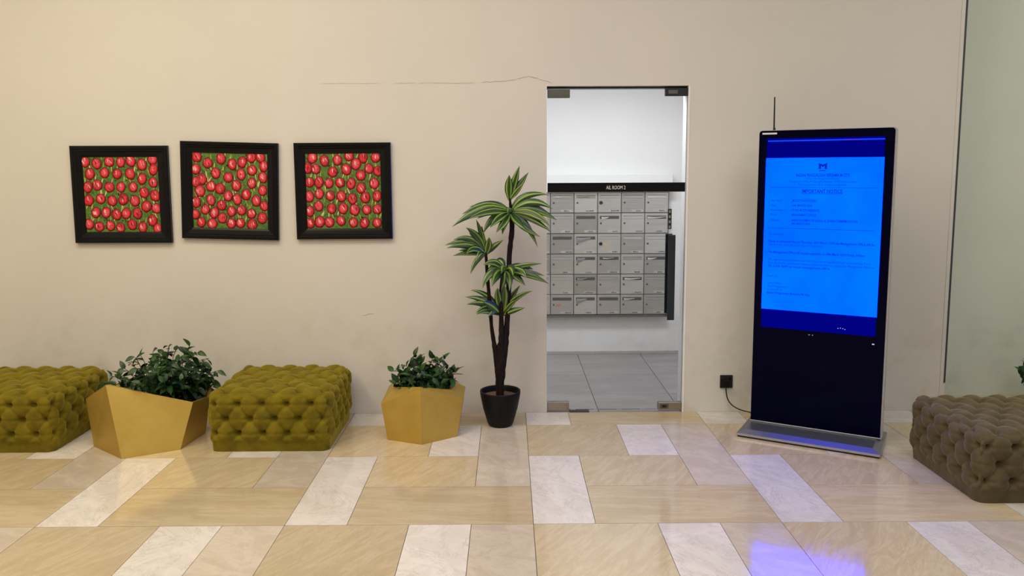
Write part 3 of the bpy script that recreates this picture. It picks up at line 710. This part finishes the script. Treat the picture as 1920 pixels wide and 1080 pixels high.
# small faceted planters
def small_planter(cx0, cy0, rz, label, seed, trailing=()):
    ox, oy = -.546, 5.06
    sub = lambda l: [(x-ox, y-oy, z) for x, y, z in l]
    base = [(-.775, 4.915, .001), (-.546, 4.814, .001), (-.335, 4.965, .001), (-.335, 5.18, .001), (-.52, 5.30, .001), (-.74, 5.18, .001)]
    mid = [(-.808, 4.90, .240), (-.552, 4.834, .355), (-.296, 4.985, .245), (-.292, 5.20, .262), (-.53, 5.345, .31), (-.80, 5.20, .27)]
    rim = [(-.735, 5.00, .318), (-.555, 4.855, .357), (-.37, 5.0, .300), (-.37, 5.19, .305), (-.53, 5.26, .325), (-.70, 5.17, .315)]
    inn = [(x+(-.55-x)*.08, y+(5.07-y)*.08, z-.003) for x, y, z in rim]
    low = [(x+(-.55-x)*.12, y+(5.07-y)*.12, .25) for x, y, z in rim]
    root = tag(empty('faceted_planter', (cx0, cy0, 0), rz), label, 'planter', 'faceted gold planters')
    obj('planter_shell', loops_mesh([sub(base), sub(mid), sub(rim), sub(inn), sub(low)]), M['gold'], root)
    b = bmesh.new(); b.faces.new([b.verts.new(p) for p in sub([(x, y, .252) for x, y, z in low])]); bmesh.ops.solidify(b, geom=b.faces[:], thickness=.02); obj('soil', b, M['soil'], root)
    tips = [(738, 692, 5.02), (742, 715, 4.97), (755, 680, 5.08), (775, 662, 5.1), (768, 700, 4.95), (785, 722, 4.92), (790, 690, 4.98), (800, 680, 5.1), (812, 705, 4.95), (815, 665, 5.1), (835, 668, 5.1), (846, 685, 5.05), (850, 706, 5.05), (830, 718, 4.97), (825, 695, 5.0), (762, 722, 4.95), (782, 672, 5.16), (758, 724, 4.97), (775, 722, 4.90), (800, 722, 4.90), (822, 726, 4.97), (748, 700, 5.0), (856, 694, 5.08), (838, 700, 5.08)]
    st = []
    for px, py, Y in tips:
        p = at(px, py, Y); st.append((((p.x-ox)*.25, .02+(p.y-oy)*.25, .252), (p.x-ox, p.y-oy, p.z-.015)))
    for tx in trailing: st.append(((tx[0]*.35, 0, .252), tx))
    shrub(root, st, seed, 250)
small_planter(-.546, 5.06, 0, 'small faceted gold planter with a bushy green shrub, left of the tall potted plant', 11)
small_planter(3.93, 5.36, 0, 'shrub whose leaf tips show at the right edge, behind the brown ottoman', 23, [(-.42, .0, .34), (-.41, .02, .29), (-.38, -.04, .25), (-.37, .05, .38), (-.41, -.03, .31), (-.35, .0, .22), (-.33, .02, .42), (-.35, -.05, .34)])

# ------------------------------------------------------------------ tall dracaena in a black pot
PX, PY = -.0605, 5.20
drac = tag(empty('potted_dracaena', (PX, PY, 0)), 'tall potted dracaena with striped leaves in a black pot by the glass door', 'potted plant')
b, rings = lathe(bmesh.new(), [(.0, .001), (.066, .001), (.080, .006), (.088, .022), (.116, .12), (.1325, .205), (.1355, .232), (.1345, .238), (.128, .238), (.124, .230), (.119, .18)], 48)
obj('pot', b, M['pot'], drac, smooth=True)
b = bmesh.new(); bmesh.ops.create_circle(b, cap_ends=True, segments=40, radius=.121); bmesh.ops.solidify(b, geom=b.faces[:], thickness=.01)
bmesh.ops.translate(b, verts=b.verts[:], vec=(0, 0, .198)); obj('soil', b, M['soil'], drac)
def L(px, py, dy=0):
    p = at(px, py, PY+dy); return Vector((p.x-PX, p.y-PY, p.z))
def trunk(pts, rads):
    P = smooth_path([L(*p) for p in pts], 6); n_ = len(P); R_ = []
    for i in range(n_):
        t = i/(n_-1)*(len(rads)-1); k = min(len(rads)-2, int(t)); r = rads[k]+(rads[k+1]-rads[k])*(t-k)
        R_.append(r*(1+.22*noise.noise(Vector((i*.9, r*50, 3)))))
    b = bmesh.new(); tube(b, P, R_, 12); obj('trunk', b, M['trunk'], drac, smooth=True)
trunk([(938, 750), (937, 715), (937, 690), (938, 655), (941, 640)], [.027, .028, .034, .030, .018])
trunk([(937, 730), (934, 700, .0), (928, 655, -.01), (922, 615, -.01), (919, 575, -.01), (914, 520, 0), (911, 474, 0)], [.014, .020, .016, .012, .013, .012, .008])
trunk([(937, 730), (938, 690), (940, 640, -.01), (940, 600, -.015), (939, 560, -.015), (943, 500, -.01)], [.016, .022, .020, .016, .015, .010])
trunk([(938, 735), (941, 700), (947, 650), (951, 600), (954, 545), (955, 480), (960, 430), (958, 398), (956, 372)], [.018, .024, .022, .018, .017, .017, .017, .013, .006])
def dleaf(base, ctrl, tip, dy, wpx, bdy=0, cdy=None):
    B, C, T = L(*base, bdy), L(*ctrl, (dy*.55 if cdy is None else cdy)), L(*tip, dy)
    b = bmesh.new(); uv = b.loops.layers.uv.new('UVMap'); W_ = wpx*.00355*1.14; n_ = 12; prev = None
    for i in range(n_+1):
        t = i/n_; P = B*(1-t)**2+C*2*t*(1-t)+T*t*t; tg = ((C-B)*(1-t)+(T-C)*t).normalized()
        vd = Vector((0, -1, .35)).normalized(); sd = tg.cross(vd)
        sd = sd.normalized() if sd.length > .05 else Vector((1, 0, 0)); nn = sd.cross(tg)
        wd = W_*.5*max(.03, (.30+.70*min(1, t/.35))*(1-max(0, (t-.5)/.5)**1.7))
        rowv = [b.verts.new(P+sd*wd*s+nn*(-abs(s)*wd*.28)) for s in (-1, -.5, 0, .5, 1)]
        if prev:
            for k in range(4):
                f = b.faces.new((prev[k], prev[k+1], rowv[k+1], rowv[k]))
                for lp, (uu, vv) in zip(f.loops, ((k/4, t-1/n_), ((k+1)/4, t-1/n_), ((k+1)/4, t), (k/4, t))): lp[uv].uv = (uu, vv)
        prev = rowv
    obj('leaf', b, M['leaf_var'], drac, smooth=True)
A = (957, 398)
for c_, t_, dy, wd in [((918, 368), (866, 402), -.06, 13), ((912, 372), (848, 425), -.12, 16), ((915, 388), (878, 411), -.16, 13), ((935, 402), (919, 427), -.14, 13), ((922, 395), (905, 440), -.08, 11),
                       ((948, 415), (930, 436), -.12, 12), ((975, 355), (1028, 365), -.02, 12), ((995, 362), (1036, 392), -.06, 13), ((995, 378), (1044, 413), -.08, 14), ((1000, 388), (1031, 424), -.12, 13),
                       ((1000, 405), (1033, 435), -.10, 10), ((985, 405), (1008, 463), -.08, 11), ((975, 425), (1013, 444), -.10, 11), ((960, 385), (951, 400), -.10, 13), ((985, 372), (1030, 400), .05, 12),
                       ((930, 372), (880, 388), .05, 12), ((945, 410), (942, 440), .06, 11), ((985, 395), (1018, 420), .02, 12), ((930, 385), (895, 410), .02, 12), ((965, 410), (985, 430), -.14, 12)]:
    dleaf(A, c_, t_, dy, wd)
for c_, t_, dy, wd in [((953, 350), (955, 328), -.02, 13), ((962, 345), (974, 311), 0, 12), ((970, 350), (991, 323), .01, 11), ((968, 358), (982, 344), -.02, 8), ((960, 350), (966, 325), .03, 10)]:
    dleaf((955, 376), c_, t_, dy, wd)
Bc = (911, 478)
for c_, t_, dy, wd in [((905, 440), (893, 412), -.01, 9), ((900, 440), (874, 427), -.03, 13), ((885, 435), (850, 450), -.05, 11), ((880, 442), (834, 460), -.07, 11), ((882, 450), (838, 465), -.1, 11),
                       ((890, 455), (874, 476), -.12, 12), ((885, 468), (849, 480), -.06, 9), ((892, 480), (882, 514), -.06, 9), ((917, 460), (917, 445), -.03, 12), ((920, 462), (944, 450), .0, 10),
                       ((898, 440), (904, 424), .03, 11), ((895, 445), (880, 437), .02, 12), ((890, 462), (860, 470), .03, 11), ((900, 462), (893, 490), -.08, 10)]:
    dleaf(Bc, c_, t_, dy, wd)
Cc = (946, 508)
for c_, t_, dy, wd in [((930, 482), (906, 497), -.06, 12), ((948, 490), (940, 513), -.15, 13), ((960, 492), (962, 518), -.14, 13), ((915, 500), (905, 540), -.10, 13), ((932, 505), (922, 538), -.15, 14),
                       ((975, 495), (1016, 494), .02, 9), ((985, 505), (1021, 517), -.02, 9), ((990, 508), (1029, 532), -.05, 11), ((978, 500), (986, 520), -.10, 14), ((965, 510), (985, 536), -.08, 12),
                       ((925, 488), (912, 520), -.05, 12), ((970, 492), (1000, 505), .05, 12), ((940, 480), (930, 490), .05, 12), ((960, 510), (955, 545), -.10, 12), ((985, 498), (1010, 525), .03, 11), ((950, 512), (940, 545), -.06, 12)]:
    dleaf(Cc, c_, t_, dy, wd)
Dc = (941, 592)
for c_, t_, dy, wd in [((920, 545), (882, 544), 0, 9), ((915, 555), (872, 557), -.04, 11), ((912, 560), (875, 571), -.07, 11), ((915, 565), (892, 587), -.10, 11), ((912, 575), (893, 590), -.12, 10),
                       ((925, 570), (905, 566), -.12, 14), ((932, 555), (933, 540), -.08, 12), ((948, 550), (945, 535), -.08, 13), ((958, 555), (999, 545), -.04, 9), ((955, 570), (970, 562), -.06, 9),
                       ((960, 580), (985, 577), -.06, 9), ((925, 555), (900, 560), .04, 11), ((955, 560), (975, 535), .04, 10), ((928, 575), (915, 595), -.08, 10)]:
    dleaf(Dc, c_, t_, dy, wd)

# ------------------------------------------------------------------ digital screen kiosk
KA = Vector((1.591, 5.119, 0)); KR = math.radians(-29.84); ku = Vector((math.cos(KR), math.sin(KR), 0)); kn = Vector((math.sin(KR), -math.cos(KR), 0))
KO = KA+ku*.3925
kio = tag(empty('digital_kiosk', (KO.x, KO.y, 0), KR), 'tall free standing black kiosk with a glowing blue notice on its screen', 'kiosk')
HW = .3925
def kx(s): return s-HW
def rrect(b, x0, x1, z0, z1, y0, y1, r, n=6):
    pts = []
    for cx_, cz_, a0 in ((x1-r, z1-r, 0), (x0+r, z1-r, PI/2), (x0+r, z0+.002, PI), (x1-r, z0+.002, 3*PI/2)):
        rr_ = r if cz_ > (z0+z1)/2 else .002
        for k in range(n+1):
            a = a0+PI/2*k/n; ox_ = (r if rr_ == r else (r-.002 if cx_ > (x0+x1)/2 else -(r-.002)))
            cxx = cx_ if rr_ == r else cx_+ox_
            pts.append((cxx+rr_*math.cos(a), cz_+rr_*math.sin(a)))
    f = [b.verts.new((x, y0, z)) for x, z in pts]; k_ = [b.verts.new((x, y1, z)) for x, z in pts]
    b.faces.new(f[::-1]); b.faces.new(k_)
    for i in range(len(pts)): j = (i+1) % len(pts); b.faces.new((f[i], f[j], k_[j], k_[i]))
    bmesh.ops.recalc_face_normals(b, faces=b.faces[:]); return b
ZB, ZT = .045, 1.936
obj('metal_casing', rrect(bmesh.new(), -HW, HW+.006, ZB, ZT, .004, .075, .02), M['silver'], kio)
obj('front_panel', rrect(bmesh.new(), -HW+.001, HW-.004, ZB+.006, ZT-.003, 0, .006, .018), M['kglass'], kio)
b = bmesh.new(); box(b, -HW-.002, HW+.004, -.006, .002, ZB+.002, ZB+.009, bev=.0015, seg=1); obj('lower_trim', b, M['silver'], kio)
scr = obj('screen', nbox(kx(.050), kx(.728), -.0022, 0, .680, 1.884), M['scr_dark'], kio)
obj('screen_top_line', nbox(kx(.056), kx(.728), -.0030, -.0018, 1.864, 1.872), M['scr_line'], scr)
obj('red_glow', nbox(kx(.50), kx(.60), -.0034, -.0028, 1.865, 1.869), M['scr_red'], scr)
pg = obj('notice_page', nbox(kx(.048), kx(.730), -.0034, -.0020, .800, 1.762), M['scr_page'], scr)
T = []
T += [('BADAN PENGURUSAN BERSAMA M CITY', kx(.388), 1.646, .026, 'CENTER', True, .31),
      ('(Strata Title Management Malaysia)', kx(.388), 1.629, .017, 'CENTER', False, .19),
      ('Management Office M City, Jalan Ampang, 50450 Kuala Lumpur', kx(.388), 1.610, .019, 'CENTER', False, .39),
      ('Tel: management office, management@office', kx(.388), 1.591, .018, 'CENTER', False, .28),
      ('IMPORTANT NOTICE', kx(.388), 1.545, .034, 'CENTER', True, .235)]
for i, (a_, v_, wv) in enumerate((('Our Ref', ': M CITY/NOTICE/03', .15), ('Date', ': 14th MARCH 2024', .125), ('Attention To', ': TO ALL M CITY RESIDENTS', .17), ('From', ': MANAGEMENT OFFICE', .15))):
    zz = 1.490-.0295*i
    T += [(a_, kx(.082), zz, .020, 'LEFT', False, 0), (v_, kx(.208), zz, .020, 'LEFT', True, wv)]
T += [('Subject', kx(.082), 1.368, .020, 'LEFT', False, 0), (': ANNOUNCEMENT OF NUZUL AL QURAN COMMEMORATION', kx(.208), 1.368, .020, 'LEFT', True, .39), ('  28th MARCH 2024', kx(.208), 1.347, .020, 'LEFT', True, .11),
      ('Dear Residents,', kx(.080), 1.278, .019, 'LEFT', False, .09),
      ('Please be informed that on Thursday, 28th March 2024 the Management Office will be', kx(.078), 1.232, .020, 'LEFT', True, .62),
      ('closed in lieu of the Nuzul Al Quran Celebration.', kx(.078), 1.211, .020, 'LEFT', False, .33),
      ('The Management Office will resume operation on 29th March 2024 Friday, 9:00am.', kx(.080), 1.163, .020, 'LEFT', True, .57),
      ('We regret any inconvenience this may cause and we appreciate your understanding. If you', kx(.082), 1.116, .019, 'LEFT', False, .60),
      ('have any further clarification required, please feel free to contact the Management Office at', kx(.082), 1.095, .019, 'LEFT', False, .62),
      ('03-2164 7899 or email management office', kx(.082), 1.074, .019, 'LEFT', True, .37),
      ('Thank you.', kx(.076), 1.010, .019, 'LEFT', False, .07),
      ('Yours faithfully,', kx(.080), .965, .019, 'LEFT', False, .09), ('The Management', kx(.080), .944, .019, 'LEFT', False, .12), ('on behalf of', kx(.080), .923, .019, 'LEFT', False, .09),
      ('Badan Pengurusan Bersama M City', kx(.080), .902, .019, 'LEFT', True, .26)]
tb = text_mesh(T); bmesh.ops.translate(tb, verts=tb.verts[:], vec=(0, -.0038, 0)); obj('notice_text', tb, M['scr_text'], pg)
b = bmesh.new()
for x0, x1, z in ((.085, .700, 1.578), (.268, .508, 1.540), (.074, .700, 1.322)): box(b, kx(x0), kx(x1), -.0039, -.0034, z, z+.0022)
obj('rule_lines', b, M['scr_text'], pg)
# block letter M emblem
b = bmesh.new(); x0, x1, z0, z1 = kx(.364), kx(.412), 1.692, 1.730
def poly(b, pts, y): b.faces.new([b.verts.new((x, y, z)) for x, z in pts])
mid = (x0+x1)/2; s_ = .014
for pl in ([(x0, z0), (x0+s_, z0), (x0+s_, z1-.016), (x0, z1)], [(x1-s_, z0), (x1, z0), (x1, z1), (x1-s_, z1-.016)], [(x0, z1), (x0+.001, z1-.002), (mid, z0+.010), (mid, z0+.026)], [(mid, z0+.026), (mid, z0+.010), (x1-.001, z1-.002), (x1, z1)]):
    poly(b, pl, -.0040)
poly(b, [(x0, z1), (x0+s_, z1-.016), (mid, z0+.010), (mid, z0+.027)], -.0041); poly(b, [(x1, z1), (mid, z0+.027), (mid, z0+.010), (x1-s_, z1-.016)], -.0041)
box(b, kx(.368), kx(.407), -.0041, -.0038, 1.680, 1.685)
obj('emblem', b, M['scr_text'], pg)
obj('white_label', nbox(kx(.020), kx(.109), -.0018, 0, 1.910, 1.920), M['white_print'], kio)
b = bmesh.new(); box(b, kx(.342), kx(.352), -.0015, 0, .653, .657); box(b, kx(.364), kx(.370), -.0015, 0, .652, .657); obj('printed_mark', b, M['label_plate'], kio)
obj('indicator_light', nbox(kx(.711), kx(.724), -.0016, 0, .630, .636), M['led'], kio)
b = bmesh.new()
for s_, z_ in ((.512, .711), (.526, .714), (.540, .712), (.552, .708)): box(b, kx(s_), kx(s_+.005), -.0035, -.002, z_, z_+.003)
obj('screen_speck', b, M['led'], scr)
ant = bmesh.new(); tube(ant, [(kx(.082), .045, ZT-.004), (kx(.082), .045, ZT+.012), (kx(.080), .045, ZT+.02), (kx(.078), .045, ZT+.208)], [.008, .008, .0052, .0040], 10)
obj('antenna', ant, M['black_plastic'], kio)
# weighted base: chamfered steel plate on a dark foot
b = bmesh.new()
lo = [(-.425, -.235), (.412, -.235), (.412, .235), (-.425, .235)]
def plate(b, z0, z1, ins0, ins1):
    v0 = [b.verts.new((x-(ins0 if x > 0 else -ins0), y-(ins0 if y > 0 else -ins0), z0)) for x, y in lo]; v1 = [b.verts.new((x-(ins1 if x > 0 else -ins1), y-(ins1 if y > 0 else -ins1), z1)) for x, y in lo]
    b.faces.new(v0[::-1]); b.faces.new(v1)
    for i in range(4): b.faces.new((v0[i], v0[(i+1) % 4], v1[(i+1) % 4], v1[i]))
plate(b, .001, .012, .006, .006); obj('foot_plate', b, M['black_plastic'], kio)
b = bmesh.new(); plate(b, .012, .026, 0, .001); obj('plate_edge', b, M['silver'], kio)
b = bmesh.new(); plate(b, .026, .046, .001, .045); obj('base_plate', b, M['base_blue'], kio)

# wall socket, plug and cable
sk = tag(empty('wall_socket', (1.519, WY, .218)), 'black wall socket with a plug in it, low on the wall left of the kiosk', 'socket')
obj('face_plate', nbox(-.044, .044, -.010, -.0005, -.046, .046, bev=.003, seg=2), M['black_plastic'], sk)
obj('rocker_switch', nbox(.018, .034, -.014, -.009, .008, .034, bev=.002, seg=1), M['pot'], sk)
pl = tag(empty('power_plug', (1.512, WY-.010, .21)), 'black plug and cable running from the wall socket to the kiosk', 'cable')
b = nbox(-.024, .024, -.030, -.0003, -.026, .024, bev=.006, seg=2); obj('plug_body', b, M['pot'], pl)
pts = [(0, -.016, -.024), (.002, -.02, -.06), (.012, -.026, -.11), (.04, -.034, -.150), (.09, -.045, -.178), (.16, -.065, -.1945), (.215, -.10, -.2005), (.31, -.155, -.2045)]
b = bmesh.new(); tube(b, smooth_path(pts, 6), .0042, 8); obj('cable', b, M['black_plastic'], pl, smooth=True)
